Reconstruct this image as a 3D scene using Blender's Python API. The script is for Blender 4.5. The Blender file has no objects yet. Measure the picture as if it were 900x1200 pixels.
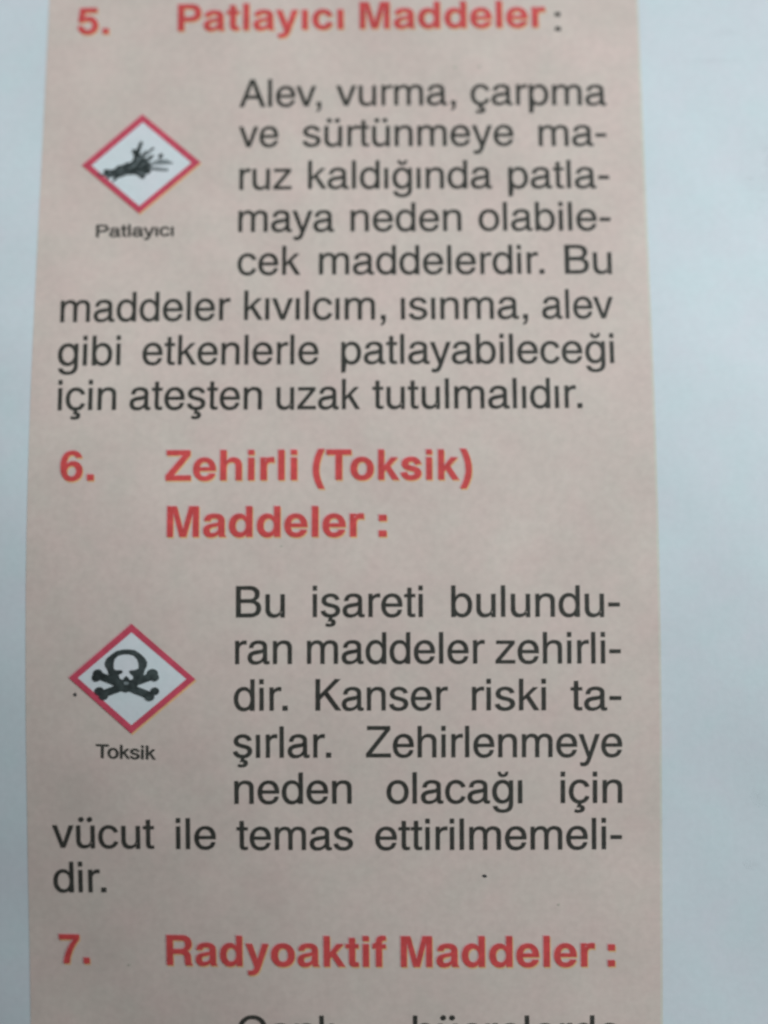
import bpy, bmesh, math, random
from mathutils import Vector, Matrix
from mathutils.geometry import tessellate_polygon

sc = bpy.context.scene
C = sc.collection
MM = 0.001                                    # everything below is laid out in millimetres on the real sheet

# ------------------------------------------------------------------ camera, world, lamp, exposure
cam = bpy.data.cameras.new("camera")
camo = bpy.data.objects.new("camera", cam)
C.objects.link(camo)
sc.camera = camo
cam.sensor_fit = 'VERTICAL'
cam.sensor_height = 36.0
cam.sensor_width = 27.0
cam.lens = 36.0 * 924.0 / 1200.0
camo.location = (0, 0, 69.3 * MM)             # a phone held close above the sheet
cam.clip_start = 0.005
cam.clip_end = 20.0
cam.dof.use_dof = True
cam.dof.focus_distance = 66.6 * MM
cam.dof.aperture_fstop = 6.2

world = bpy.data.worlds.new("World")
sc.world = world
world.use_nodes = True
wb = world.node_tree.nodes["Background"]
wb.inputs[0].default_value = (0.93, 1.0, 1.03, 1)
wb.inputs[1].default_value = 0.02

def lamp(name, loc, target, size, power, color):
    l = bpy.data.lights.new(name, 'AREA')
    l.shape = 'DISK'; l.size = size; l.energy = power; l.color = color
    o = bpy.data.objects.new(name, l)
    o.location = loc
    o.rotation_euler = (Vector(target) - Vector(loc)).to_track_quat('-Z', 'Y').to_euler()
    C.objects.link(o)
    return o
lamp("window_light", (1.336, 0.630, 0.255), (0, 0, 0), 0.34, 76.0, (0.95, 1.0, 1.03))

sc.view_settings.view_transform = 'Standard'
sc.view_settings.look = 'None'
sc.view_settings.exposure = 0.0
sc.view_settings.gamma = 1.0
sc.view_settings.use_curve_mapping = False
sc.cycles.filter_width = 2.0

# ------------------------------------------------------------------ the shape of the sheet
def _s(t): 
    t=min(max(t,0.0),1.0); return t*t*(3-2*t)
def surf(X,Y):
    # height of the sheet in mm; crest along the lower half, falls away to the head and at the near left corner
    a=max(0.0,Y+22.0)
    z=-0.00150*a*a if a<38 else -(0.00150*38*38+0.114*(a-38)-0.00012*(a-38)**2)
    c=max(0.0,(-0.797*X-0.6045*Y)-10.0)
    z-=0.00083*c*c if c<35 else 0.00083*(1225+70*(c-35))  # near left corner droops; bend deepened to darken that corner
    b=max(0.0,-Y-52.0)
    z-=0.0030*b*b
    z+=0.013*math.sin(X*0.21+Y*0.09+1.0)+0.010*math.sin(Y*0.25-X*0.07)+0.006*math.sin(X*0.5+0.9)*math.sin(Y*0.43)
    return z

def P(x, y, lift=0.0):
    return (x * MM, y * MM, (surf(x, y) + lift) * MM)

# ------------------------------------------------------------------ materials
def paper_material(name, col, mottle=0.05, fibre=0.06, rough=0.62, bump=0.05):
    m = bpy.data.materials.new(name); m.use_nodes = True
    nt = m.node_tree; N = nt.nodes; L = nt.links
    b = N["Principled BSDF"]
    b.inputs["Roughness"].default_value = rough
    b.inputs["Specular IOR Level"].default_value = 0.25
    tc = N.new("ShaderNodeTexCoord")
    def noise(scale, detail, rgh=0.55):
        n = N.new("ShaderNodeTexNoise"); n.inputs["Scale"].default_value = scale
        n.inputs["Detail"].default_value = detail; n.inputs["Roughness"].default_value = rgh
        L.new(tc.outputs["Object"], n.inputs["Vector"]); return n
    big, small = noise(120, 4), noise(1500, 3, 0.6)
    tint = noise(260, 3)
    def ramp(src, lo, hi):
        r = N.new("ShaderNodeMapRange"); r.inputs["From Min"].default_value = 0.3; r.inputs["From Max"].default_value = 0.7
        r.inputs["To Min"].default_value = lo; r.inputs["To Max"].default_value = hi
        L.new(src.outputs["Fac"], r.inputs["Value"]); return r
    a, c = ramp(big, 1 - mottle, 1 + mottle), ramp(small, 1 - fibre, 1 + fibre)
    mul = N.new("ShaderNodeMath"); mul.operation = 'MULTIPLY'
    L.new(a.outputs[0], mul.inputs[0]); L.new(c.outputs[0], mul.inputs[1])
    mixc = N.new("ShaderNodeMix"); mixc.data_type = 'RGBA'
    mixc.inputs["A"].default_value = (col[0] * 1.025, col[1] * 0.985, col[2] * 0.99, 1)
    mixc.inputs["B"].default_value = (col[0] * 0.975, col[1] * 1.015, col[2] * 1.0, 1)
    t = ramp(tint, 0, 1); L.new(t.outputs[0], mixc.inputs["Factor"])
    vm = N.new("ShaderNodeVectorMath"); vm.operation = 'SCALE'
    L.new(mixc.outputs["Result"], vm.inputs[0]); L.new(mul.outputs[0], vm.inputs["Scale"])
    L.new(vm.outputs["Vector"], b.inputs["Base Color"])
    if bump:
        bp = N.new("ShaderNodeBump"); bp.inputs["Strength"].default_value = bump
        bp.inputs["Distance"].default_value = 0.00004
        L.new(small.outputs["Fac"], bp.inputs["Height"]); L.new(bp.outputs["Normal"], b.inputs["Normal"])
    return m

M_PAPER = paper_material("bluish_white_paper", (0.70, 0.78, 0.82), 0.018, 0.02)
M_PANEL = paper_material("pinkish_beige_tint", (0.718, 0.61, 0.550), 0.045, 0.045)
M_EDGE = paper_material("pale_yellow_print_edge", (0.70, 0.68, 0.60), 0.03, 0.04)
M_BLACK = paper_material("black_ink", (0.050, 0.051, 0.044), 0.15, 0.25)
M_RED = paper_material("red_ink", (0.68, 0.088, 0.088), 0.08, 0.14)
M_YEL = paper_material("yellow_plate_ink", (0.82, 0.54, 0.27), 0.05, 0.08)
M_PINK = paper_material("magenta_plate_ink", (0.80, 0.46, 0.47), 0.05, 0.08)
M_CRIM = paper_material("crimson_ink", (0.66, 0.090, 0.145), 0.08, 0.12)
M_FIELD = paper_material("white_sign_field", (0.77, 0.83, 0.86), 0.02, 0.03)
M_SLATE = paper_material("slate_black_ink", (0.050, 0.064, 0.064), 0.25, 0.5)
M_STREAK = paper_material("grey_ink", (0.24, 0.28, 0.29), 0.15, 0.25)
M_SPECK = paper_material("dark_speck_ink", (0.06, 0.06, 0.06), 0.1, 0.1)
M_FAINT = paper_material("faint_greenish_ink", (0.56, 0.53, 0.45), 0.05, 0.06)
M_GHOST_SHADE = [paper_material("show_through_and_shade_%d" % k, tuple(c * (1 - 0.006 * (k + 1)) for c in (0.70, 0.78, 0.82)), 0.018, 0.02) for k in range(6)]

def wood_material():
    m = bpy.data.materials.new("pale_laminate"); m.use_nodes = True
    nt = m.node_tree; N = nt.nodes; L = nt.links; b = N["Principled BSDF"]
    b.inputs["Roughness"].default_value = 0.5
    tc = N.new("ShaderNodeTexCoord"); n = N.new("ShaderNodeTexNoise"); mp = N.new("ShaderNodeMapping")
    mp.inputs["Scale"].default_value = (8, 90, 8); n.inputs["Scale"].default_value = 2; n.inputs["Detail"].default_value = 6
    r = N.new("ShaderNodeValToRGB")
    r.color_ramp.elements[0].color = (0.36, 0.33, 0.30, 1); r.color_ramp.elements[1].color = (0.47, 0.44, 0.41, 1)
    L.new(tc.outputs["Object"], mp.inputs["Vector"]); L.new(mp.outputs[0], n.inputs["Vector"])
    L.new(n.outputs["Fac"], r.inputs["Fac"]); L.new(r.outputs["Color"], b.inputs["Base Color"])
    return m

# ------------------------------------------------------------------ mesh helpers
def obj(name, bm, mats, parent=None, smooth=False):
    me = bpy.data.meshes.new(name)
    bm.to_mesh(me); bm.free()
    for m in (mats if isinstance(mats, (list, tuple)) else [mats]): me.materials.append(m)
    if smooth:
        for p in me.polygons: p.use_smooth = True
    o = bpy.data.objects.new(name, me)
    C.objects.link(o)
    if parent is not None: o.parent = parent
    return o

def fill(bm, loops, lift, mi=0, shift=(0, 0), step=1.2):
    """one printed shape: an outline and its holes, laid on the curved sheet"""
    dense = []
    for lp in loops:
        d = []
        for i, (x, y) in enumerate(lp):
            nx, ny = lp[(i + 1) % len(lp)]
            k = max(1, int(math.hypot(nx - x, ny - y) / step))
            for j in range(k): d.append((x + (nx - x) * j / k + shift[0], y + (ny - y) * j / k + shift[1]))
        dense.append(d)
    flat = [p for d in dense for p in d]
    tris = tessellate_polygon([[Vector((x, y, 0)) for x, y in d] for d in dense])
    vs = [bm.verts.new(P(x, y, lift)) for x, y in flat]
    for t in tris:
        a, b, c = (flat[i] for i in t)
        if abs((b[0]-a[0])*(c[1]-a[1]) - (b[1]-a[1])*(c[0]-a[0])) < 1e-9: continue
        if (b[0]-a[0])*(c[1]-a[1]) - (b[1]-a[1])*(c[0]-a[0]) < 0: t = (t[0], t[2], t[1])
        try: f = bm.faces.new([vs[i] for i in t]); f.material_index = mi
        except ValueError: pass

def patch(bm, c0, c1, c2, c3, nu, nv, lift, mi=0, shift=(0, 0)):
    """a four-cornered printed area (corners in order round it) as a grid that follows the sheet"""
    rows = []
    for j in range(nv + 1):
        v = j / nv
        rows.append([])
        for i in range(nu + 1):
            u = i / nu
            x = (c0[0]*(1-u)+c1[0]*u)*(1-v) + (c3[0]*(1-u)+c2[0]*u)*v + shift[0]
            y = (c0[1]*(1-u)+c1[1]*u)*(1-v) + (c3[1]*(1-u)+c2[1]*u)*v + shift[1]
            rows[-1].append(bm.verts.new(P(x, y, lift)))
    for j in range(nv):
        for i in range(nu):
            f = bm.faces.new([rows[j][i], rows[j][i+1], rows[j+1][i+1], rows[j+1][i]]); f.material_index = mi
            if f.normal.z < 0 or True:
                f.normal_update()
                if f.normal.z < 0: f.normal_flip()

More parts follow.
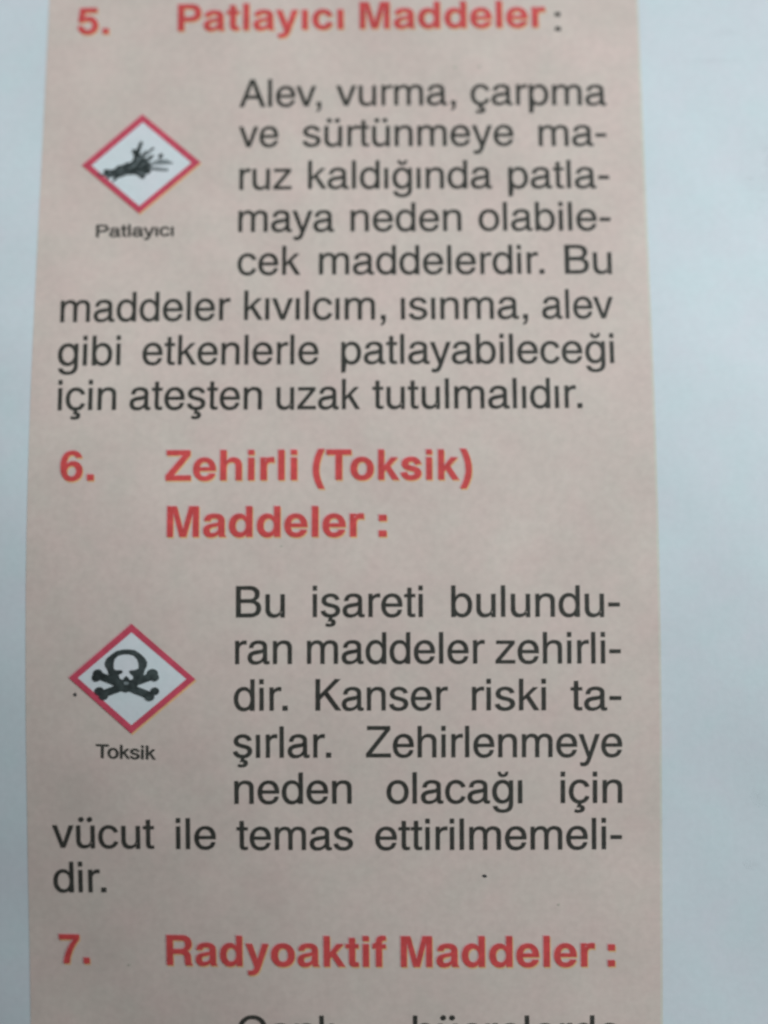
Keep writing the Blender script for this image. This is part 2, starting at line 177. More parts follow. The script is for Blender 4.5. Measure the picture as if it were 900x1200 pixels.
# ------------------------------------------------------------------ letterforms: advance and outlines in 1/1000 em
GLYPHS = {"Ra":[556,[[[158,364,170,410,180,425,192,437,227,454,249,459,301,459,341,448,367,429,381,401,381,358,378,349,372,343,343,331,198,310,153,299,115,283,84,264,60,241,42,213,32,181,28,145,32,108,41,76,56,47,76,23,102,4,132,-10,167,-18,234,-20,262,-15,312,1,357,28,388,59,393,29,402,14,424,-6,440,-12,475,-16,502,-14,538,-5,538,70,510,63,492,65,485,70,481,79,479,400,476,433,466,462,449,487,425,508,397,524,362,535,324,542,280,544,233,541,191,533,154,519,123,500,98,475,80,445,68,410,61,364],[382,185,379,160,370,136,354,116,335,98,310,83,283,72,253,65,222,63,181,69,166,75,143,96,131,125,132,158,137,171,146,183,160,193,203,211,343,237,382,252]]]],"Rb":[556,[[[50,-9,146,-9,146,74,143,74,168,37,189,15,234,-11,275,-20,298,-21,331,-19,361,-12,390,-1,417,14,441,34,462,57,496,114,509,148,523,223,523,306,517,345,496,414,462,470,440,494,416,513,389,528,361,539,330,546,274,547,233,538,216,530,177,502,143,455,149,455,149,724,50,724],[328,452,362,433,377,420,400,385,409,365,421,318,424,238,416,187,409,164,389,124,376,108,345,83,328,75,308,71,264,71,227,83,211,93,197,107,173,141,164,162,151,210,148,294,151,320,163,367,172,387,196,421,227,445,244,452,264,457,308,457]]]],"Rc":[500,[[[230,542,197,535,167,524,138,508,112,489,89,466,53,409,39,376,24,302,22,261,24,220,40,147,53,114,89,57,112,34,138,15,167,-1,197,-12,230,-19,265,-21,304,-18,340,-10,374,3,404,22,431,45,454,72,472,104,487,145,393,169,374,125,347,94,311,75,265,68,221,75,203,83,171,108,147,143,138,164,126,210,122,261,126,312,138,358,147,379,171,415,185,429,221,448,242,453,289,453,320,445,353,423,377,392,391,358,485,382,470,422,452,453,429,480,403,503,372,520,339,533,303,541,265,544]]]],"Rd":[556,[[[408,455,413,455,379,502,340,530,322,538,281,547,224,546,193,539,164,528,138,513,113,493,72,444,44,381,29,306,27,264,35,184,44,147,56,114,91,57,113,34,137,14,164,-1,193,-12,224,-19,257,-21,302,-17,321,-11,353,6,378,26,413,74,410,74,410,-9,506,-9,506,724,408,724],[291,457,329,445,345,434,373,405,384,388,400,345,405,320,409,265,405,210,400,185,383,141,373,123,345,93,329,83,290,70,269,69,247,71,208,83,192,94,164,125,154,143,137,187,132,212,128,265,132,318,137,342,153,386,164,404,192,434,208,444,226,452,269,458]]]],"Re":[556,[[[519,328,507,383,487,431,460,471,425,503,384,526,336,539,282,544,229,539,181,523,139,498,102,465,73,423,51,375,37,320,32,259,37,198,49,143,70,95,98,55,134,22,176,-2,225,-16,280,-21,325,-18,366,-9,403,6,436,26,464,52,486,83,502,119,515,166,416,166,399,120,388,104,355,80,310,68,252,69,223,77,198,90,177,109,160,132,147,162,138,196,135,230,522,230],[140,312,144,338,153,368,166,394,183,416,202,433,225,446,251,454,280,457,309,454,335,446,357,433,377,416,393,394,405,368,413,339,416,312]]]],"Rg":[556,[[[506,529,414,529,419,456,397,493,379,509,338,532,291,543,265,544,215,539,170,524,130,500,96,467,69,426,49,378,37,323,32,262,36,203,48,150,67,103,94,62,126,30,165,6,210,-9,260,-14,311,-9,354,8,391,34,412,69,405,-28,399,-60,388,-86,373,-107,354,-123,330,-135,302,-142,270,-144,221,-139,202,-133,172,-114,154,-86,148,-64,48,-64,57,-106,71,-138,91,-165,117,-187,148,-204,185,-216,226,-224,272,-226,327,-223,374,-213,415,-195,448,-171,474,-140,492,-102,503,-57,506,-5],[407,222,396,181,380,145,358,114,331,92,302,78,272,73,242,78,213,92,186,114,164,145,148,181,137,222,134,265,137,308,148,349,164,385,186,416,213,438,242,452,272,457,302,452,331,438,358,416,380,385,396,349,407,308,410,265]]]],"Rh":[556,[[[156,-6,156,290,159,327,166,359,178,388,194,412,214,431,239,445,266,454,298,457,343,450,360,442,374,430,385,415,393,396,400,345,400,-6,498,-6,498,375,495,413,486,446,470,475,449,500,422,519,390,533,353,541,312,544,259,538,213,520,174,490,151,451,156,724,58,724,58,-6]]]],"Ri":[222,[[[60,-6,158,-6,158,529,60,529]],[[60,606,158,606,158,724,60,724]]]],"Rk":[500,[[[158,-6,158,214,219,273,394,-6,511,-4,295,336,486,526,368,529,154,309,158,724,60,724,60,-6]]]],"Rl":[222,[[[60,-6,158,-6,158,724,60,724]]]],"Rm":[833,[[[156,-6,156,300,159,335,166,366,177,393,192,415,210,433,232,446,257,454,285,457,321,451,334,443,346,433,355,418,362,400,368,350,368,-6,466,-6,466,310,469,343,475,372,486,397,500,418,518,435,539,447,563,454,590,457,628,451,642,443,654,432,664,418,671,400,678,350,678,-6,776,-6,776,375,773,413,764,447,749,476,727,500,700,519,667,533,628,541,560,543,514,531,473,508,440,474,432,460,416,492,383,521,341,538,290,544,242,539,200,522,165,495,144,461,150,529,58,529,58,-6]]]],"Rn":[556,[[[156,-6,156,290,159,327,166,359,178,388,194,412,214,431,239,445,266,454,298,457,343,450,360,442,374,430,385,415,393,396,400,345,400,-6,498,-6,498,375,495,413,486,446,470,475,448,500,421,519,388,533,350,541,281,543,255,538,209,521,169,493,147,456,152,529,58,529,58,-6]]]],"Ro":[556,[[[242,542,208,535,176,524,147,509,120,489,96,466,59,410,45,376,29,302,27,261,29,220,45,147,59,114,96,58,120,35,147,15,176,0,208,-11,242,-18,278,-20,314,-18,348,-11,380,0,409,15,436,35,460,58,480,84,497,114,511,147,521,183,529,261,521,340,511,376,497,409,480,439,460,466,436,489,409,509,380,524,348,535,314,542,278,544],[324,448,344,440,361,429,390,398,401,379,418,336,426,287,427,261,426,236,418,187,401,144,390,126,361,95,344,84,302,70,278,69,231,75,212,84,195,95,166,126,155,144,139,187,134,211,130,261,134,312,139,336,155,380,166,398,195,429,212,440,231,448,278,455]]]],"Rp":[556,[[[252,540,216,527,177,498,143,452,146,452,146,537,50,537,50,-213,149,-213,149,72,143,72,178,24,217,-5,235,-13,275,-22,331,-21,361,-14,390,-3,417,12,441,32,481,82,509,145,523,220,523,303,517,342,496,411,462,467,440,490,416,509,389,524,361,535,330,542,298,544],[328,449,362,430,377,417,400,382,409,362,421,315,424,235,416,184,409,162,389,122,376,106,345,81,328,73,308,68,264,68,227,81,211,91,197,104,173,139,164,159,151,207,148,291,151,317,163,364,172,384,196,418,227,441,244,449,264,453,308,453]]]],"Rr":[333,[[[246,538,206,518,174,489,156,455,163,455,163,536,70,536,70,-6,166,-6,166,331,170,365,175,379,190,406,223,435,267,448,299,449,340,444,340,542,291,544]]]],"Rs":[500,[[[224,543,170,533,122,513,84,484,57,448,48,427,41,382,43,354,51,329,63,306,80,285,102,268,129,253,196,230,307,204,336,191,346,183,354,175,363,153,362,127,357,114,333,89,295,72,272,68,222,68,182,78,152,98,131,129,122,154,22,134,39,83,51,63,81,30,119,5,142,-4,190,-17,218,-20,278,-20,336,-9,363,0,408,25,442,59,455,79,470,122,472,147,469,174,462,199,450,222,433,242,411,260,353,287,193,329,166,344,151,363,146,387,148,401,163,427,192,447,231,458,278,457,316,446,341,425,359,399,367,380,464,401,435,462,409,493,392,506,354,527,332,534,282,543,253,544]]]],"Rt":[278,[[[6,529,6,449,78,449,78,95,85,49,108,15,144,-6,190,-13,264,-5,264,73,212,68,188,73,180,82,176,111,176,449,264,449,264,529,176,529,176,675,78,675,78,529]]]],"Ru":[556,[[[62,154,74,96,97,50,130,15,172,-8,221,-20,277,-19,330,-3,355,11,377,30,397,54,413,84,431,127,400,127,400,-14,496,-14,496,529,397,529,397,206,393,165,380,130,361,103,349,93,322,77,272,68,247,71,225,77,206,87,190,101,177,119,168,140,162,165,160,194,160,529,60,529]]]],"Rv":[500,[[[197,-6,303,-6,503,529,391,529,252,116,108,529,-3,529]]]],"Ry":[500,[[[204,-8,181,-75,154,-111,132,-124,120,-127,84,-126,40,-116,40,-209,94,-219,146,-218,174,-210,200,-198,222,-181,242,-158,275,-99,500,529,391,529,253,111,110,529,0,529]]]],"Rz":[500,[[[476,-6,476,81,149,78,464,451,464,529,40,529,40,443,339,446,24,77,24,-6]]]],"RA":[667,[[[115,-6,190,206,470,206,547,-6,665,-6,391,724,280,724,3,-6],[334,606,433,300,227,300]]]],"RB":[667,[[[385,-6,440,-2,488,9,531,27,567,51,596,82,617,118,630,159,635,205,632,237,625,267,614,294,598,319,578,341,553,359,525,374,500,381,538,399,571,435,584,457,598,507,600,535,596,577,584,615,565,647,538,674,505,696,466,711,421,721,370,724,66,724,66,-6],[176,630,355,630,416,623,438,615,457,604,471,589,481,572,487,550,489,525,487,500,481,478,471,461,457,446,438,435,415,427,388,422,176,420],[176,326,380,326,414,324,443,318,467,309,487,296,502,279,513,259,520,235,522,207,520,179,514,155,503,135,488,118,468,105,444,96,414,90,176,88]]]],"RP":[667,[[[188,-6,188,296,400,296,450,300,494,311,534,330,567,355,594,387,613,425,625,467,630,515,626,561,614,602,595,638,569,668,536,692,496,710,451,720,400,724,78,724,78,-6],[188,630,416,628,443,623,465,613,484,600,498,584,509,564,515,539,517,511,515,483,509,459,498,439,484,422,465,408,443,398,416,392,385,390,188,390]]]],"RK":[667,[[[178,-6,178,243,280,347,542,-6,673,-4,359,421,659,721,521,724,173,369,178,724,68,724,68,-6]]]],"RZ":[611,[[[596,-6,596,90,146,88,584,632,584,724,40,724,40,628,453,630,16,88,16,-6]]]],"RC":[722,[[[330,740,285,731,242,717,202,696,165,670,133,639,105,603,81,563,61,517,47,468,39,415,36,359,39,302,47,249,61,200,81,155,105,114,133,79,165,48,202,22,242,1,285,-13,330,-22,378,-25,435,-21,489,-8,538,13,582,41,620,77,651,119,674,168,691,229,581,229,560,174,531,134,493,103,447,83,396,74,346,76,315,82,287,92,259,106,234,125,212,147,193,173,176,203,162,236,152,273,145,359,152,444,162,481,175,515,192,545,212,571,234,593,259,611,286,626,315,636,346,642,378,645,413,642,447,635,478,623,519,596,542,572,560,544,581,489,691,489,674,551,651,600,619,642,581,678,537,706,488,726,435,739,378,743]]]],"RT":[611,[[[6,628,250,628,250,-6,360,-6,360,628,604,628,604,724,6,724]]]],"R,":[278,[[[130,-6,130,-24,123,-58,107,-83,80,-96,80,-155,134,-137,171,-98,191,-46,198,12,198,112,80,112,80,-6]]]],"R.":[278,[[[80,-6,198,-6,198,112,80,112]]]],"R-":[333,[[[36,230,296,230,296,324,36,324]]]],"R:":[278,[[[80,-6,198,-6,198,112,80,112]],[[80,404,198,404,198,522,80,522]]]],"Rı":[222,[[[60,-6,158,-6,158,529,60,529]]]],"Rş":[500,[[[224,543,170,533,122,513,84,484,57,448,48,427,41,382,43,354,51,329,63,306,80,285,102,268,129,253,196,230,307,204,336,191,346,183,354,175,363,153,362,127,357,114,333,89,295,72,272,68,222,68,182,78,152,98,131,129,122,154,22,134,39,83,51,63,81,30,119,5,142,-4,190,-17,218,-20,278,-20,336,-9,363,0,408,25,442,59,455,79,470,122,472,147,469,174,462,199,450,222,433,242,411,260,353,287,193,329,166,344,151,363,146,387,148,401,163,427,192,447,231,458,278,457,316,446,341,425,359,399,367,380,464,401,435,462,409,493,392,506,354,527,332,534,282,543,253,544]],[[183,-112,225,-104,252,-108,261,-114,265,-124,264,-142,252,-155,228,-160,193,-157,144,-142,132,-214,178,-227,235,-232,287,-226,310,-218,330,-207,347,-192,359,-174,367,-153,370,-128,363,-96,344,-70,330,-59,295,-48,284,-47,294,-16,212,-16]]]],"Rç":[500,[[[230,542,197,535,167,524,138,508,112,489,89,466,53,409,39,376,24,302,22,261,24,220,40,147,53,114,89,57,112,34,138,15,167,-1,197,-12,230,-19,265,-21,304,-18,340,-10,374,3,404,22,431,45,454,72,472,104,487,145,393,169,374,125,347,94,311,75,265,68,221,75,203,83,171,108,147,143,138,164,126,210,122,261,126,312,138,358,147,379,171,415,185,429,221,448,242,453,289,453,320,445,353,423,377,392,391,358,485,382,470,422,452,453,429,480,403,503,372,520,339,533,303,541,265,544]],[[195,-112,237,-104,264,-108,273,-114,277,-124,276,-142,264,-155,240,-160,205,-157,156,-142,144,-214,190,-227,247,-232,299,-226,322,-218,342,-207,359,-192,371,-174,379,-153,382,-128,375,-96,356,-70,342,-59,307,-48,296,-47,306,-16,224,-16]]]],"Rü":[556,[[[62,154,74,96,97,50,130,15,172,-8,221,-20,277,-19,330,-3,355,11,377,30,397,54,413,84,431,127,400,127,400,-14,496,-14,496,529,397,529,397,206,393,165,380,130,361,103,349,93,322,77,272,68,247,71,225,77,206,87,190,101,177,119,168,140,162,165,160,194,160,529,60,529]],[[354,726,333,712,319,692,314,668,319,644,333,624,354,610,378,606,402,610,423,624,437,644,441,668,437,692,423,712,402,726,378,731]],[[155,726,134,712,120,692,116,668,120,644,134,624,155,610,179,606,204,610,224,624,238,644,243,668,238,692,224,712,204,726,179,731]]]],"Rğ":[556,[[[506,529,414,529,419,456,397,493,379,509,338,532,291,543,265,544,215,539,170,524,130,500,96,467,69,426,49,378,37,323,32,262,36,203,48,150,67,103,94,62,126,30,165,6,210,-9,260,-14,311,-9,354,8,391,34,412,69,405,-28,399,-60,388,-86,373,-107,354,-123,330,-135,302,-142,270,-144,221,-139,202,-133,172,-114,154,-86,148,-64,48,-64,57,-106,71,-138,91,-165,117,-187,148,-204,185,-216,226,-224,272,-226,327,-223,374,-213,415,-195,448,-171,474,-140,492,-102,503,-57,506,-5],[407,222,396,181,380,145,358,114,331,92,302,78,272,73,242,78,213,92,186,114,164,145,148,181,137,222,134,265,137,308,148,349,164,385,186,416,213,438,242,452,272,457,302,452,331,438,358,416,380,385,396,349,407,308,410,265]],[[156,728,167,669,178,647,192,629,210,615,230,605,253,599,278,597,326,605,347,615,364,629,378,647,389,669,401,728,331,728,323,698,313,682,298,674,278,671,258,674,244,682,233,698,226,728]]]],"Ba":[556,[[[180,372,188,401,204,420,230,431,287,433,320,425,342,409,354,386,354,360,344,342,318,330,188,304,144,292,107,276,78,258,56,236,41,210,32,180,29,145,32,109,40,78,54,51,72,28,95,10,123,-3,154,-11,216,-13,240,-9,285,5,325,29,362,62,366,28,378,0,527,0,527,22,504,42,495,69,493,385,490,424,479,457,462,484,438,507,408,524,370,536,326,544,275,546,224,543,179,535,140,522,108,503,82,479,63,449,50,413,45,372],[352,170,345,151,319,120,279,100,255,94,216,93,203,96,184,108,172,128,168,155,173,183,190,204,220,219,319,241,355,255]]]],"Bc":[556,[[[249,544,215,537,183,526,153,510,126,491,103,467,82,441,65,411,51,378,42,342,36,305,36,226,51,154,65,121,82,91,103,65,126,41,153,22,183,6,215,-5,249,-12,285,-14,324,-11,361,-3,396,10,428,29,456,52,480,80,499,112,524,173,386,205,363,151,345,129,333,120,303,110,285,109,267,110,238,120,217,139,197,168,181,222,178,265,181,309,197,364,217,393,238,412,267,422,285,423,326,415,349,399,365,376,386,331,523,363,497,423,478,454,455,482,426,505,395,522,360,535,324,543,285,546]]]],"Bd":[611,[[[546,0,546,718,406,718,406,470,380,504,365,517,330,536,288,545,265,546,216,541,172,525,133,500,99,467,71,426,51,377,38,322,34,262,38,204,51,151,71,103,98,63,132,31,171,6,214,-9,262,-14,309,-9,329,-3,365,16,380,29,406,62,406,0],[403,230,395,197,381,166,363,141,341,122,317,110,291,106,265,110,241,122,219,141,201,166,187,197,179,230,176,266,179,302,187,335,201,366,219,391,241,410,265,422,291,426,317,422,341,410,363,391,381,366,395,335,403,302,406,266]]]],"Be":[556,[[[524,314,511,372,490,423,462,466,426,500,383,525,333,541,277,546,222,541,173,526,130,502,93,469,63,428,41,379,28,324,23,262,27,202,41,148,62,101,91,61,128,29,171,6,221,-9,277,-14,323,-11,365,-2,404,14,437,34,466,60,489,91,508,126,520,165,378,165,362,136,352,124,325,107,293,99,252,100,231,106,214,116,198,130,186,147,170,195,166,225,528,225],[168,314,180,366,202,403,234,426,275,434,316,426,333,417,348,403,370,366,380,314]]]],"Bf":[333,[[[10,526,10,426,87,426,87,0,227,0,227,426,318,426,318,526,227,526,228,570,235,593,249,607,271,613,318,611,318,722,259,727,213,725,180,718,152,706,129,690,111,668,98,641,90,608,87,570]]]],"Bh":[611,[[[205,0,205,310,212,360,221,380,234,397,249,410,268,420,290,426,315,428,355,422,370,414,393,388,400,371,406,325,406,0,546,0,546,345,543,390,534,429,519,464,498,492,472,515,440,532,402,542,360,546,311,540,269,523,234,495,205,455,205,718,65,718,65,0]]]],"Bi":[278,[[[69,0,209,0,209,532,69,532]],[[69,596,209,596,209,718,69,718]]]],"Bk":[556,[[[209,0,209,186,252,232,396,0,562,0,347,329,533,532,367,532,209,336,209,718,69,718,69,0]]]],"Bl":[278,[[[69,0,209,0,209,718,69,718]]]],"Bo":[611,[[[267,544,230,537,195,526,163,510,134,491,108,467,86,441,67,411,53,378,42,342,36,305,36,226,42,189,53,154,67,121,86,91,108,65,134,41,163,22,195,6,230,-5,267,-12,345,-12,382,-5,416,6,449,22,478,41,504,65,526,91,545,121,559,154,570,189,576,226,576,305,570,342,560,378,545,411,526,441,504,467,478,491,449,510,416,526,382,537,345,544],[325,422,342,418,369,404,393,379,400,365,415,328,422,287,422,244,415,203,400,166,393,153,369,128,342,114,325,110,286,110,269,114,244,128,220,153,212,166,193,222,190,265,194,309,212,365,220,379,244,404,270,418,286,422]]]],"Br":[389,[[[251,540,206,519,170,488,156,468,156,464,205,464,205,539,64,539,64,0,208,0,208,329,214,366,225,386,240,402,257,412,281,418,307,418,373,411,373,544,300,546]]]],"Bs":[556,[[[252,545,197,535,146,514,104,485,74,448,64,425,56,377,58,348,67,320,81,296,101,274,125,255,187,227,324,194,346,184,357,163,355,140,341,124,315,112,298,109,257,108,227,116,208,130,195,151,180,191,30,164,56,94,69,73,86,54,122,25,145,12,192,-5,220,-10,276,-14,310,-13,368,-2,398,7,446,33,483,68,498,89,514,136,516,161,514,189,506,216,492,241,472,262,448,281,419,296,386,309,238,346,221,357,214,368,212,382,215,397,237,417,266,426,304,426,317,423,344,402,372,351,519,379,489,443,477,462,449,493,430,507,390,528,364,536,313,545]]]],"Bt":[333,[[[10,532,10,432,89,432,89,120,91,89,98,62,109,41,124,23,144,10,168,1,230,-6,309,2,309,108,263,106,244,111,234,123,229,142,229,432,309,432,309,532,229,532,229,676,89,676,89,532]]]],"By":[556,[[[205,-5,200,-45,188,-71,171,-90,149,-100,136,-103,98,-103,62,-98,62,-208,140,-214,179,-212,212,-204,241,-192,267,-174,289,-150,309,-120,328,-83,345,-40,539,532,395,532,281,165,160,532,10,532]]]],"Bı":[278,[[[69,0,209,0,209,532,69,532]]]],"BP":[667,[[[223,0,223,250,375,250,432,254,481,266,523,285,558,312,585,346,605,387,617,435,621,490,617,543,606,589,587,628,561,660,528,685,487,703,440,714,385,718,73,718,73,0],[223,594,376,592,424,579,442,568,456,552,466,534,472,511,472,459,466,437,456,418,441,402,423,390,401,381,375,376,223,374]]]],"BM":[833,[[[203,0,203,567,344,0,490,0,631,567,631,0,765,0,765,718,553,718,418,188,281,718,69,718,69,0]]]],"BZ":[611,[[[586,0,586,124,207,124,572,601,572,718,44,718,44,594,400,594,25,124,25,0]]]],"BT":[611,[[[14,592,229,592,229,0,383,0,383,592,598,592,598,718,14,718]]]],"BR":[722,[[[230,0,230,270,390,270,440,263,459,254,473,242,484,225,496,180,503,42,515,0,677,0,677,24,658,47,649,79,640,219,631,268,612,306,598,321,560,345,603,373,635,412,655,461,660,489,662,520,658,564,647,604,629,638,604,666,572,688,534,705,490,715,440,718,80,718,80,0],[230,594,430,592,470,580,485,568,497,554,510,516,510,468,496,430,484,416,468,405,426,392,400,390,230,390]]]],"B5":[556,[[[156,304,184,325,208,335,249,344,280,344,309,336,334,321,362,288,373,259,376,209,363,165,346,142,324,125,284,111,241,113,218,121,198,133,183,149,173,167,164,213,27,213,33,156,51,103,65,79,102,38,150,7,177,-4,206,-13,268,-19,335,-11,366,-1,422,30,445,51,484,101,498,130,514,193,516,227,512,277,498,324,477,366,449,403,414,433,373,455,327,469,279,474,239,470,184,454,148,432,186,432,202,569,484,569,484,698,80,698,37,317]]]],"B6":[556,[[[505,540,496,579,482,613,462,642,437,666,407,685,372,699,333,707,290,710,231,704,180,685,136,655,99,612,69,559,48,495,35,420,31,335,35,254,47,183,66,122,93,72,127,32,169,4,219,-13,275,-19,327,-14,374,0,416,22,452,51,481,87,502,130,515,178,520,230,516,280,505,325,487,365,462,398,431,426,396,445,355,458,288,461,268,458,230,445,197,424,168,395,172,443,190,520,203,549,219,572,238,589,260,599,285,602,316,598,328,593,349,577,363,554,367,540],[378,194,371,167,359,143,342,123,323,108,301,99,278,96,255,99,233,108,214,123,197,143,185,167,178,194,175,222,178,250,185,277,197,301,214,321,233,336,255,345,278,348,301,345,323,336,342,321,359,301,371,277,378,250,381,222]]]],"B7":[556,[[[25,573,378,573,325,507,278,439,237,368,202,297,173,224,150,150,134,75,125,0,275,0,285,82,301,162,325,241,355,316,391,389,432,457,478,521,528,580,528,698,25,698]]]],"B(":[333,[[[142,688,109,617,82,537,60,453,44,367,36,283,37,188,43,133,53,78,84,-32,130,-140,167,-208,314,-208,243,-47,208,56,187,151,181,242,188,347,211,462,247,579,314,734,167,734]]]],"B)":[333,[[[72,617,112,501,131,423,145,347,153,242,150,183,141,123,116,25,76,-83,19,-208,166,-208,227,-88,266,21,280,76,290,132,298,242,289,367,273,453,238,578,208,653,166,734,19,734]]]],"B.":[278,[[[64,0,214,0,214,146,64,146]]]],"B:":[333,[[[92,0,242,0,242,146,92,146]],[[92,366,242,366,242,512,92,512]]]]}
KERN = {"To": -70, "Pa": -15, "Al": 0, "ev": -12, "v,": -70, "r.": -45, "r,": -45, "Ka": -10, "ay": -12, "ya": -12, "rt": 0}

def word(bm, style, txt, x0, y0, x1, y1, em, lift, mi=0, shift=(0, 0)):
    """a word whose ink runs from x0 to x1 along its base line"""
    pen = 0; pieces = []
    for i, ch in enumerate(txt):
        w, groups = GLYPHS[style + ch]
        for g in groups:
            pieces.append([[(pen + lp[k], lp[k + 1]) for k in range(0, len(lp), 2)] for lp in g])
        pen += w + KERN.get(txt[i:i + 2], 0)
    xs = [p[0] for g in pieces for lp in g for p in lp]
    a, b = min(xs), max(xs)
    L = math.hypot(x1 - x0, y1 - y0); sx = (1 if x1 > x0 else -1) * L / (b - a); s = em / 1000
    ux, uy = abs(x1 - x0) / L, (y1 - y0) / L * (1 if x1 > x0 else -1)
    for g in pieces:
        fill(bm, [[(x0 + (px - a) * sx * ux - py * s * uy, y0 + (px - a) * sx * uy + py * s * ux) for px, py in lp] for lp in g], lift, mi, shift)

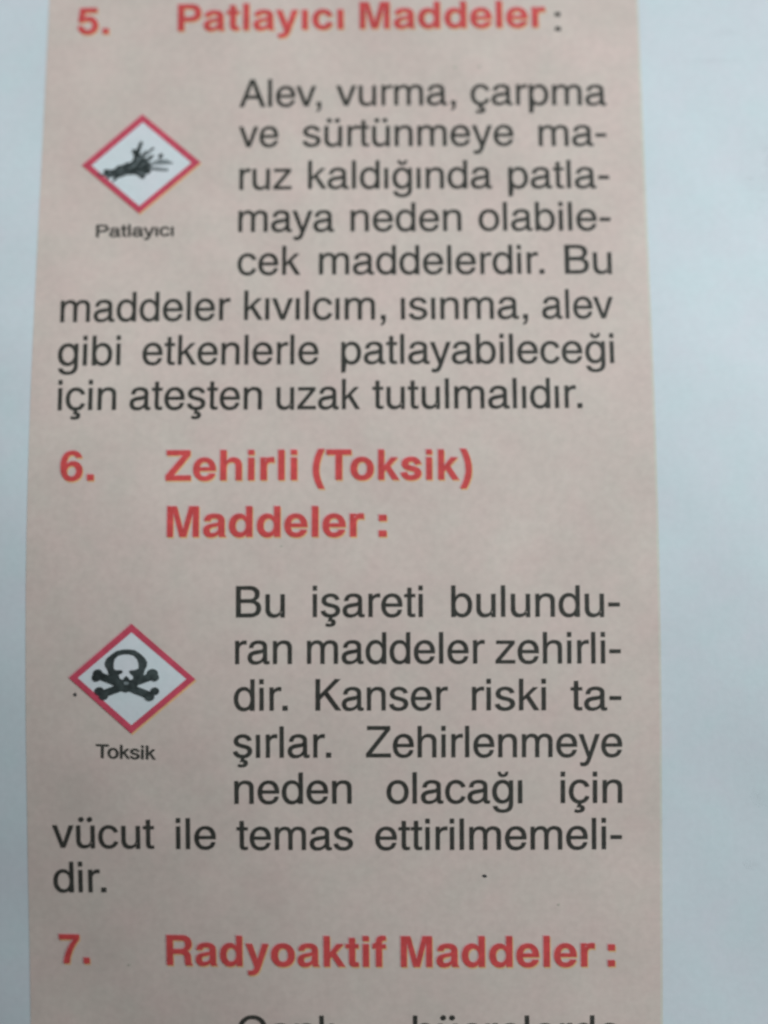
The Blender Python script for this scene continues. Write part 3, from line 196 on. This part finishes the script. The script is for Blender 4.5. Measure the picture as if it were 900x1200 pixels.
D = {"h1":[[["5.",-29.025,45.252,-26.056,45.289]],[["Patlayıcı",-19.529,45.551,-3.828,45.79],["Maddeler",-2.29,45.824,15.318,45.961]]],
 "c1":[[":",16.232,45.616,16.767,45.617]],
 "p1":[[["Alev,",-13.558,37.954,-5.864,38.058],["vurma,",-4.481,38.102,6.745,38.183],["çarpma",8.137,38.198,20.853,38.122]],[["ve",-13.516,33.997,-9.843,34.029],["sürtünmeye",-7.602,34.066,12.103,34.163],["ma-",14.439,34.11,20.756,34.132]],[["ruz",-13.376,29.841,-8.556,29.881],["kaldığında",-7.032,29.932,10.015,29.999],["patla-",11.54,29.997,20.89,30.003]],[["maya",-13.404,25.78,-4.578,25.818],["neden",-3.063,25.837,7.149,25.894],["olabile-",8.721,25.911,20.894,25.936]],[["cek",-13.399,21.679,-7.624,21.709],["maddelerdir.",-5.931,21.734,14.701,21.813],["Bu",16.573,21.811,20.864,21.816]],[["maddeler",-29.397,17.245,-13.956,17.445],["kıvılcım,",-12.715,17.468,0.178,17.498],["ısınma,",1.551,17.506,13.106,17.58],["alev",14.4,17.587,20.881,17.617]],[["gibi",-29.45,13.211,-23.805,13.266],["etkenlerle",-21.827,13.29,-5.907,13.348],["patlayabileceği",-3.851,13.371,20.797,13.464]],[["için",-29.293,9.149,-24.053,9.177],["ateşten",-22.849,9.184,-10.953,9.214],["uzak",-9.65,9.221,-2.121,9.249],["tutulmalıdır.",-1.018,9.265,17.823,9.36]]],
 "h2":[[["6.",-28.864,2.778,-25.856,2.799]],[["Zehirli",-19.458,2.782,-7.729,2.842],["(Toksik)",-6.331,2.85,7.851,2.873]],[["Maddeler",-19.241,-2.224,-1.762,-2.193],[":",-0.454,-2.193,0.25,-2.193]]],
 "p2":[[["Bu",-13.051,-9.286,-8.734,-9.261],["işareti",-6.272,-9.253,3.439,-9.234],["bulundu-",5.945,-9.227,20.829,-9.214]],[["ran",-13.106,-13.384,-8.094,-13.363],["maddeler",-6.764,-13.354,8.885,-13.316],["zehirli-",9.838,-13.316,20.863,-13.313]],[["dir.",-13.202,-17.478,-8.462,-17.458],["Kanser",-6.005,-17.444,5.626,-17.41],["riski",7.748,-17.409,14.254,-17.405],["ta-",16.43,-17.406,20.882,-17.408]],[["şırlar.",-13.279,-21.621,-4.63,-21.575],["Zehirlenmeye",-1.553,-21.554,20.95,-21.505]],[["neden",-13.161,-25.699,-2.83,-25.636],["olacağı",0.248,-25.617,12.171,-25.572],["için",15.546,-25.557,20.952,-25.551]],[["vücut",-29.471,-29.827,-20.314,-29.769],["ile",-18.356,-29.772,-14.819,-29.759],["temas",-12.973,-29.786,-2.704,-29.729],["ettirilmemeli-",-0.751,-29.721,20.925,-29.61]],[["dir.",-29.405,-33.854,-24.646,-33.776]]],
 "h3":[[["7.",-28.987,-40.338,-26.23,-40.3]],[["Radyoaktif",-19.278,-40.254,0.203,-40.068],["Maddeler",1.503,-40.07,18.543,-39.935],[":",19.683,-39.928,20.313,-39.928]]],
 "p3":[[["Canlı",-12.914,-47.415,-4.374,-47.205],["hücrelerde",2.596,-47.105,20.772,-46.944]]],
 "k1":[["Patlayıcı",-26.48,25.311,-19.388,25.439]],
 "k2":[["Toksik",-25.485,-21.711,-20.169,-21.81]],
 "d1o":[[-22.594,37.228],[-17.036,32.508],[-22.596,27.542],[-28.076,32.209]],
 "d1i":[[-22.552,36.467],[-17.908,32.468],[-22.605,28.274],[-27.186,32.208]],
 "d2o":[[-22.288,-9.877],[-16.608,-14.742],[-22.302,-19.56],[-27.873,-14.676]],
 "d2i":[[-22.29,-10.629],[-17.415,-14.722],[-22.3,-18.82],[-27.071,-14.671]],
 "skull":{"l0":[[-24.673,-13.363,-24.505,-12.943,-24.041,-12.565,-23.62,-12.271,-23.114,-12.143,-22.609,-12.125,-22.019,-12.181,-21.555,-12.472,-21.09,-12.888,-20.878,-13.263,-20.919,-13.598,-21.07,-13.89,-21.17,-14.225,-21.337,-14.81,-21.674,-15.23,-21.926,-15.65,-22.348,-15.819,-22.812,-15.948,-23.277,-15.825,-23.699,-15.492,-24.037,-14.992,-24.291,-14.407,-24.444,-13.906,-24.613,-13.655]],"l1":[[-25.265,-14.773,-20.704,-16.546,-20.45,-15.908,-25.009,-14.134]],"l2":[[-20.447,-14.109,-25.086,-15.806,-24.85,-16.451,-20.209,-14.751]],"l3":[[-24.841,-14.284,-24.855,-14.18,-24.897,-14.084,-24.965,-14.001,-25.052,-13.937,-25.155,-13.898,-25.264,-13.885,-25.374,-13.899,-25.476,-13.94,-25.563,-14.004,-25.63,-14.088,-25.673,-14.185,-25.687,-14.289,-25.672,-14.393,-25.63,-14.49,-25.563,-14.573,-25.475,-14.636,-25.373,-14.676,-25.263,-14.689,-25.154,-14.675,-25.052,-14.634,-24.964,-14.569,-24.897,-14.486,-24.855,-14.389],[-24.714,-15.834,-24.728,-15.736,-24.77,-15.645,-24.837,-15.568,-24.925,-15.508,-25.027,-15.471,-25.137,-15.459,-25.246,-15.473,-25.348,-15.511,-25.436,-15.571,-25.503,-15.65,-25.546,-15.741,-25.56,-15.839,-25.546,-15.936,-25.504,-16.027,-25.436,-16.105,-25.349,-16.164,-25.247,-16.201,-25.137,-16.214,-25.028,-16.2,-24.926,-16.162,-24.838,-16.101,-24.771,-16.023,-24.728,-15.931],[-19.925,-14.237,-19.942,-14.133,-19.991,-14.037,-20.068,-13.954,-20.17,-13.891,-20.287,-13.851,-20.414,-13.838,-20.54,-13.852,-20.658,-13.892,-20.758,-13.957,-20.836,-14.04,-20.884,-14.137,-20.901,-14.24,-20.884,-14.344,-20.835,-14.441,-20.757,-14.523,-20.656,-14.587,-20.538,-14.626,-20.411,-14.639,-20.285,-14.625,-20.168,-14.585,-20.067,-14.52,-19.989,-14.437,-19.941,-14.34],[-19.811,-15.806,-19.825,-15.715,-19.863,-15.63,-19.925,-15.558,-20.005,-15.503,-20.099,-15.468,-20.199,-15.457,-20.299,-15.469,-20.393,-15.505,-20.473,-15.561,-20.534,-15.634,-20.573,-15.719,-20.586,-15.81,-20.572,-15.9,-20.534,-15.985,-20.472,-16.057,-20.392,-16.112,-20.298,-16.147,-20.198,-16.158,-20.098,-16.146,-20.004,-16.11,-19.924,-16.054,-19.863,-15.981,-19.824,-15.896]],"l4":[[-25.001,-14.62,-25.014,-14.525,-25.053,-14.436,-25.115,-14.36,-25.196,-14.302,-25.29,-14.266,-25.391,-14.254,-25.491,-14.267,-25.585,-14.304,-25.666,-14.363,-25.728,-14.44,-25.767,-14.529,-25.78,-14.625,-25.767,-14.72,-25.728,-14.809,-25.666,-14.885,-25.585,-14.943,-25.491,-14.979,-25.39,-14.991,-25.29,-14.978,-25.196,-14.941,-25.115,-14.882,-25.053,-14.805,-25.014,-14.716],[-24.35,-16.25,-24.364,-16.155,-24.405,-16.066,-24.469,-15.99,-24.553,-15.932,-24.651,-15.896,-24.756,-15.884,-24.861,-15.897,-24.959,-15.935,-25.043,-15.994,-25.108,-16.071,-25.149,-16.16,-25.163,-16.256,-25.149,-16.351,-25.109,-16.44,-25.044,-16.516,-24.96,-16.574,-24.862,-16.61,-24.757,-16.622,-24.652,-16.609,-24.554,-16.571,-24.47,-16.512,-24.405,-16.435,-24.364,-16.346],[-19.831,-14.57,-19.844,-14.475,-19.881,-14.387,-19.94,-14.311,-20.017,-14.253,-20.106,-14.216,-20.202,-14.204,-20.298,-14.217,-20.387,-14.254,-20.464,-14.313,-20.522,-14.389,-20.559,-14.478,-20.571,-14.573,-20.559,-14.668,-20.521,-14.757,-20.462,-14.833,-20.385,-14.891,-20.296,-14.927,-20.2,-14.939,-20.104,-14.926,-20.015,-14.889,-19.939,-14.83,-19.88,-14.754,-19.843,-14.665],[-20.24,-16.326,-20.254,-16.235,-20.296,-16.151,-20.363,-16.078,-20.451,-16.023,-20.552,-15.988,-20.661,-15.977,-20.77,-15.99,-20.872,-16.025,-20.959,-16.082,-21.026,-16.155,-21.068,-16.24,-21.082,-16.331,-21.068,-16.421,-21.026,-16.506,-20.959,-16.578,-20.872,-16.633,-20.77,-16.668,-20.661,-16.679,-20.552,-16.667,-20.45,-16.631,-20.363,-16.575,-20.296,-16.502,-20.254,-16.417]],"w":[[-23.87,-13.401,-23.786,-13.024,-23.492,-12.73,-23.07,-12.603,-22.607,-12.584,-22.143,-12.683,-21.805,-13.016,-21.678,-13.392,-21.676,-13.809,-22.013,-13.944,-22.35,-13.963,-22.535,-14.064,-22.434,-14.272,-22.138,-14.522,-22.18,-14.773,-22.433,-14.816,-22.585,-14.582,-22.771,-14.466,-22.956,-14.634,-23.066,-14.819,-23.319,-14.695,-23.429,-14.403,-23.126,-14.25,-23.042,-14.024,-23.278,-13.95,-23.616,-13.968,-23.852,-13.861]],"g":[[-22.534,-15.109,-22.541,-15.075,-22.563,-15.042,-22.598,-15.015,-22.644,-14.994,-22.697,-14.981,-22.753,-14.976,-22.81,-14.981,-22.863,-14.995,-22.909,-15.016,-22.943,-15.044,-22.965,-15.077,-22.973,-15.111,-22.965,-15.146,-22.943,-15.178,-22.908,-15.206,-22.863,-15.227,-22.81,-15.24,-22.753,-15.244,-22.696,-15.239,-22.644,-15.226,-22.598,-15.204,-22.563,-15.176,-22.541,-15.144]]},
 "blast":{"l0":[[-26.608,31.403,-25.975,31.331,-26.013,31.789,-25.754,31.87,-25.411,31.768,-25.027,31.869,-24.766,32.175,-24.266,32.276,-23.982,32.48,-23.547,32.52,-23.314,32.785,-23.282,33.266,-23.485,33.522,-23.399,33.829,-23.037,33.747,-22.772,34.526,-22.551,34.598,-22.448,34.444,-22.666,33.726,-22.732,33.368,-22.55,33.163,-22.101,32.805,-21.547,32.193,-21.553,31.786,-21.763,31.379,-22.054,31.399,-22.185,30.973,-22.472,30.891,-22.773,31.176,-23.068,31.328,-23.455,31.298,-23.89,31.278,-24.223,31.126,-24.654,30.974,-25.055,30.589,-25.194,30.67,-24.996,31.076,-25.383,31.056,-25.615,30.792,-25.715,30.874,-25.676,31.128,-26.554,31.261]],"l1":[[-22.332,33.004,-21.369,33.842,-21.509,34.018,-22.472,33.179],[-22.193,32.655,-21.394,33.146,-21.496,33.323,-22.296,32.833],[-22.28,32.28,-21.467,32.913,-21.562,33.045,-22.376,32.412],[-21.789,31.786,-20.03,31.623,-20.014,31.927,-21.773,32.091],[-21.627,32.34,-20.575,32.799,-20.622,32.913,-21.675,32.454],[-22.508,33.151,-22.087,33.621,-22.173,33.707,-22.594,33.237],[-21.701,32.448,-21.074,32.55,-20.691,32.723,-20.161,32.825,-20.01,32.652,-19.598,32.499,-19.614,32.397,-20.194,32.336,-21.066,32.295,-21.647,32.275],[-21.043,33.091,-20.762,33.418,-20.534,33.265,-20.555,33.009,-20.893,32.958]],"w":[[-23.194,32.008,-22.457,33.13,-22.546,33.196,-23.283,32.074],[-23.786,31.748,-23.171,32.175,-23.221,32.253,-23.836,31.825],[-22.941,31.483,-22.305,31.309,-22.284,31.408,-22.92,31.581],[-23.16,32.967,-22.9,32.742,-22.834,32.828,-23.094,33.053],[-24.849,31.497,-24.137,31.904,-24.176,31.976,-24.888,31.569],[-24.559,31.296,-23.936,31.498,-23.959,31.566,-24.581,31.364],[-25.545,31.626,-25.43,31.168,-25.346,31.188,-25.46,31.646],[-22.686,32.057,-22.069,32.464,-22.112,32.534,-22.729,32.126],[-22.405,31.147,-22.172,31.401,-22.229,31.458,-22.462,31.204],[-25.186,31.36,-25.031,31.106,-24.966,31.148,-25.121,31.402]]},
 "panel":[[-31.867,48.751],[23.974,48.76],[24.298,-44.996],[-31.712,-45.96]],
 "panelmid":[[-31.453,-12.1],[24.202,-12.026]],
 "specks":[[[8.851,-31.991,0.22,0.14],0],[[-27.324,-16.153,0.17,0.17],0],[[-22.674,-40.297,0.11,0.1],2],[[6.678,41.919,0.2,0.15],2],[[9.012,42.0,0.16,0.14],2],[[-9.072,-3.024,0.12,0.1],2],[[15.373,-34.495,0.13,0.1],2]],
 "ghosts_and_shade":[[33.235,-24.982,1.0,0.9],[32.551,-30.901,0.9,0.55],[31.252,42.69,3.0,0.3],[32.511,45.451,1.6,0.5],[35.651,31.293,2.6,4.0]]}  # show-through marks; the last, largest patch is shade painted onto the margin
EM = 3.80

# ------------------------------------------------------------------ the table and the sheet
bm = bmesh.new()
bmesh.ops.create_cube(bm, size=1, matrix=Matrix.Translation((0, 0, -0.02485)) @ Matrix.Diagonal((0.90, 0.70, 0.03, 1)))
bmesh.ops.bevel(bm, geom=bm.edges[:], offset=0.002, segments=2, affect='EDGES')
o = obj("tabletop", bm, wood_material()); o["kind"] = "structure"

X0, X1, Y0, Y1 = -58.0, 62.0, -84.0, 86.0
NX, NY = 120, 170
bm = bmesh.new()
top = [[bm.verts.new(P(X0 + (X1-X0)*i/NX, Y0 + (Y1-Y0)*j/NY)) for i in range(NX+1)] for j in range(NY+1)]
bot = [[bm.verts.new(P(X0 + (X1-X0)*i/NX, Y0 + (Y1-Y0)*j/NY, -0.11)) for i in range(NX+1)] for j in range(NY+1)]
for j in range(NY):
    for i in range(NX):
        bm.faces.new([top[j][i], top[j][i+1], top[j+1][i+1], top[j+1][i]])
        bm.faces.new([bot[j][i], bot[j+1][i], bot[j+1][i+1], bot[j][i+1]])
for j in range(NY):
    bm.faces.new([top[j][0], top[j+1][0], bot[j+1][0], bot[j][0]])
    bm.faces.new([top[j][NX], bot[j][NX], bot[j+1][NX], top[j+1][NX]])
for i in range(NX):
    bm.faces.new([top[0][i], bot[0][i], bot[0][i+1], top[0][i+1]])
    bm.faces.new([top[NY][i], top[NY][i+1], bot[NY][i+1], bot[NY][i]])
page = obj("printed_page", bm, M_PAPER, smooth=True)
page["label"] = "white page with a beige column of text about dangerous substances and two red diamond signs"
page["category"] = "page"

# beige column, a touch of yellow plate showing along both its sides
tl, tr, br, bl = D["panel"]
def side(a, b, y):
    t = (y - b[1]) / (a[1] - b[1]); return b[0] + (a[0] - b[0]) * t
ytop, ybot = 84.0, -82.0
A, B_, C_, D_ = ((side(bl, tl, ytop), ytop), (side(br, tr, ytop), ytop), (side(br, tr, ybot), ybot), (side(bl, tl, ybot), ybot))
bm = bmesh.new()
patch(bm, A, B_, C_, D_, 60, 170, 0.0030)
patch(bm, B_, (B_[0]+0.22, B_[1]), (C_[0]+0.22, C_[1]), C_, 1, 170, 0.0030, 1)
panel = obj("tinted_column", bm, [M_PANEL, M_EDGE], page, True)
panel["label"] = "pinkish beige printed column"

# ------------------------------------------------------------------ text
def heading(lines, name, label, parent=page, em=EM):
    bm = bmesh.new()
    for ws in lines:
        for t, x0, y0, x1, y1 in ws:
            word(bm, "B", t, x0, y0, x1, y1, em, 0.0060, 1, (0.085, -0.125))
            word(bm, "B", t, x0, y0, x1, y1, em, 0.0080, 2, (-0.09, 0.08))
            word(bm, "B", t, x0, y0, x1, y1, em, 0.0100, 0)
    o = obj(name, bm, [M_RED, M_YEL, M_PINK], parent)
    o["label"] = label
    return o

def text(ws, name, parent, style="R", em=EM, mat=M_BLACK, spread=0):
    bm = bmesh.new()
    if spread:                                # small print, thickened by the spread of the ink
        for t, x0, y0, x1, y1 in ws: word(bm, style, t, x0, y0, x1, y1, em, 0.0085, 0, (spread, -spread))
    for t, x0, y0, x1, y1 in ws: word(bm, style, t, x0, y0, x1, y1, em, 0.0100)
    return obj(name, bm, mat, parent)

h = heading(D["h1"][1:], "heading", "red heading reading Patlayıcı Maddeler")
heading(D["h1"][:1], "heading_number", "red number 5", h)
text(D["c1"], "colon", h, em=EM * 0.95)["label"] = "dark grey colon"
h = heading(D["h2"][1:], "heading", "red two-line heading reading Zehirli (Toksik) Maddeler")
heading(D["h2"][:1], "heading_number", "red number 6", h)
h = heading(D["h3"][1:], "heading", "red heading reading Radyoaktif Maddeler")
heading(D["h3"][:1], "heading_number", "red number 7", h)

for key, lab in (("p1", "dark grey paragraph beginning Alev, vurma"), ("p2", "dark grey paragraph beginning Bu işareti"), ("p3", "paragraph cut off by the lower edge of the photo")):
    par = bpy.data.objects.new("paragraph", None)
    par.empty_display_size = 0.005
    C.objects.link(par); par.parent = page; par["label"] = lab
    for ws in D[key]: text(ws, "text_line", par)

# ------------------------------------------------------------------ the two diamond signs
def ring(bm, outer, inner, lift, mi=0, shift=(0, 0)):
    for k in range(4):
        patch(bm, outer[k], outer[(k+1) % 4], inner[(k+1) % 4], inner[k], 10, 2, lift, mi, shift)

def pts(flat): return [(flat[i], flat[i+1]) for i in range(0, len(flat), 2)]

def sign(o_, i_, label):
    bm = bmesh.new()
    ring(bm, o_, i_, 0.0060, 1, (0.10, -0.14))
    ring(bm, o_, i_, 0.0080, 2, (-0.10, 0.07))
    ring(bm, o_, i_, 0.0125, 0)
    s = obj("hazard_sign", bm, [M_CRIM, M_YEL, M_PINK], page); s["label"] = label
    bm = bmesh.new(); patch(bm, *i_, 10, 10, 0.0100)
    obj("white_field", bm, M_FIELD, s)
    return s

s = sign(D["d1o"], D["d1i"], "red diamond sign with an explosion")
bm = bmesh.new(); q = D["blast"]
for f in q["l0"]: fill(bm, [pts(f)], 0.0180)
for k, f in enumerate(q["l1"]): fill(bm, [pts(f)], 0.0195 + 0.0012 * k, 1 if k in (3, 6) else 0)
for k, f in enumerate(q["w"]): fill(bm, [pts(f)], 0.0270 + 0.0010 * k, 2)
obj("explosion_symbol", bm, [M_SLATE, M_STREAK, M_STREAK], s)
s = sign(D["d2o"], D["d2i"], "red diamond sign with skull and crossbones")
bm = bmesh.new(); q = D["skull"]
for k in range(5):
    for f in q["l%d" % k]: fill(bm, [pts(f)], 0.0165 + 0.0020 * k)
for f in q["w"]: fill(bm, [pts(f)], 0.0290, 1)
for f in q["g"]: fill(bm, [pts(f)], 0.0310, 2)
obj("skull_symbol", bm, [M_SLATE, M_FIELD, M_STREAK], s)

text(D["k1"], "sign_caption", page, em=1.60, spread=0.05)["label"] = "small caption reading Patlayıcı"
text(D["k2"], "sign_caption", page, em=1.66, spread=0.05)["label"] = "small caption reading Toksik"

# ------------------------------------------------------------------ ink specks, and faint show-through print plus one patch of painted shade in the white margin
random.seed(4)
def blob(cx, cy, w, h, n, k): return [(cx + k*w*math.cos(a*math.tau/n)*random.uniform(.8, 1.15), cy + k*h*math.sin(a*math.tau/n)*random.uniform(.8, 1.15)) for a in range(n)]
for (x, y, w, hh), tone in D["specks"]:
    bm = bmesh.new()
    fill(bm, [blob(x, y, w, hh, 9, 1)], 0.0090)
    obj("ink_speck", bm, (M_SPECK, M_STREAK, M_FAINT)[tone], page)
for x, y, w, hh in D["ghosts_and_shade"]:
    bm = bmesh.new()
    for k in range(6): fill(bm, [blob(x, y, w, hh, 22, 1 - k*0.15)], 0.0012 + 0.0006*k, k, step=0.6)
    obj("show_through_and_shade", bm, M_GHOST_SHADE, page)
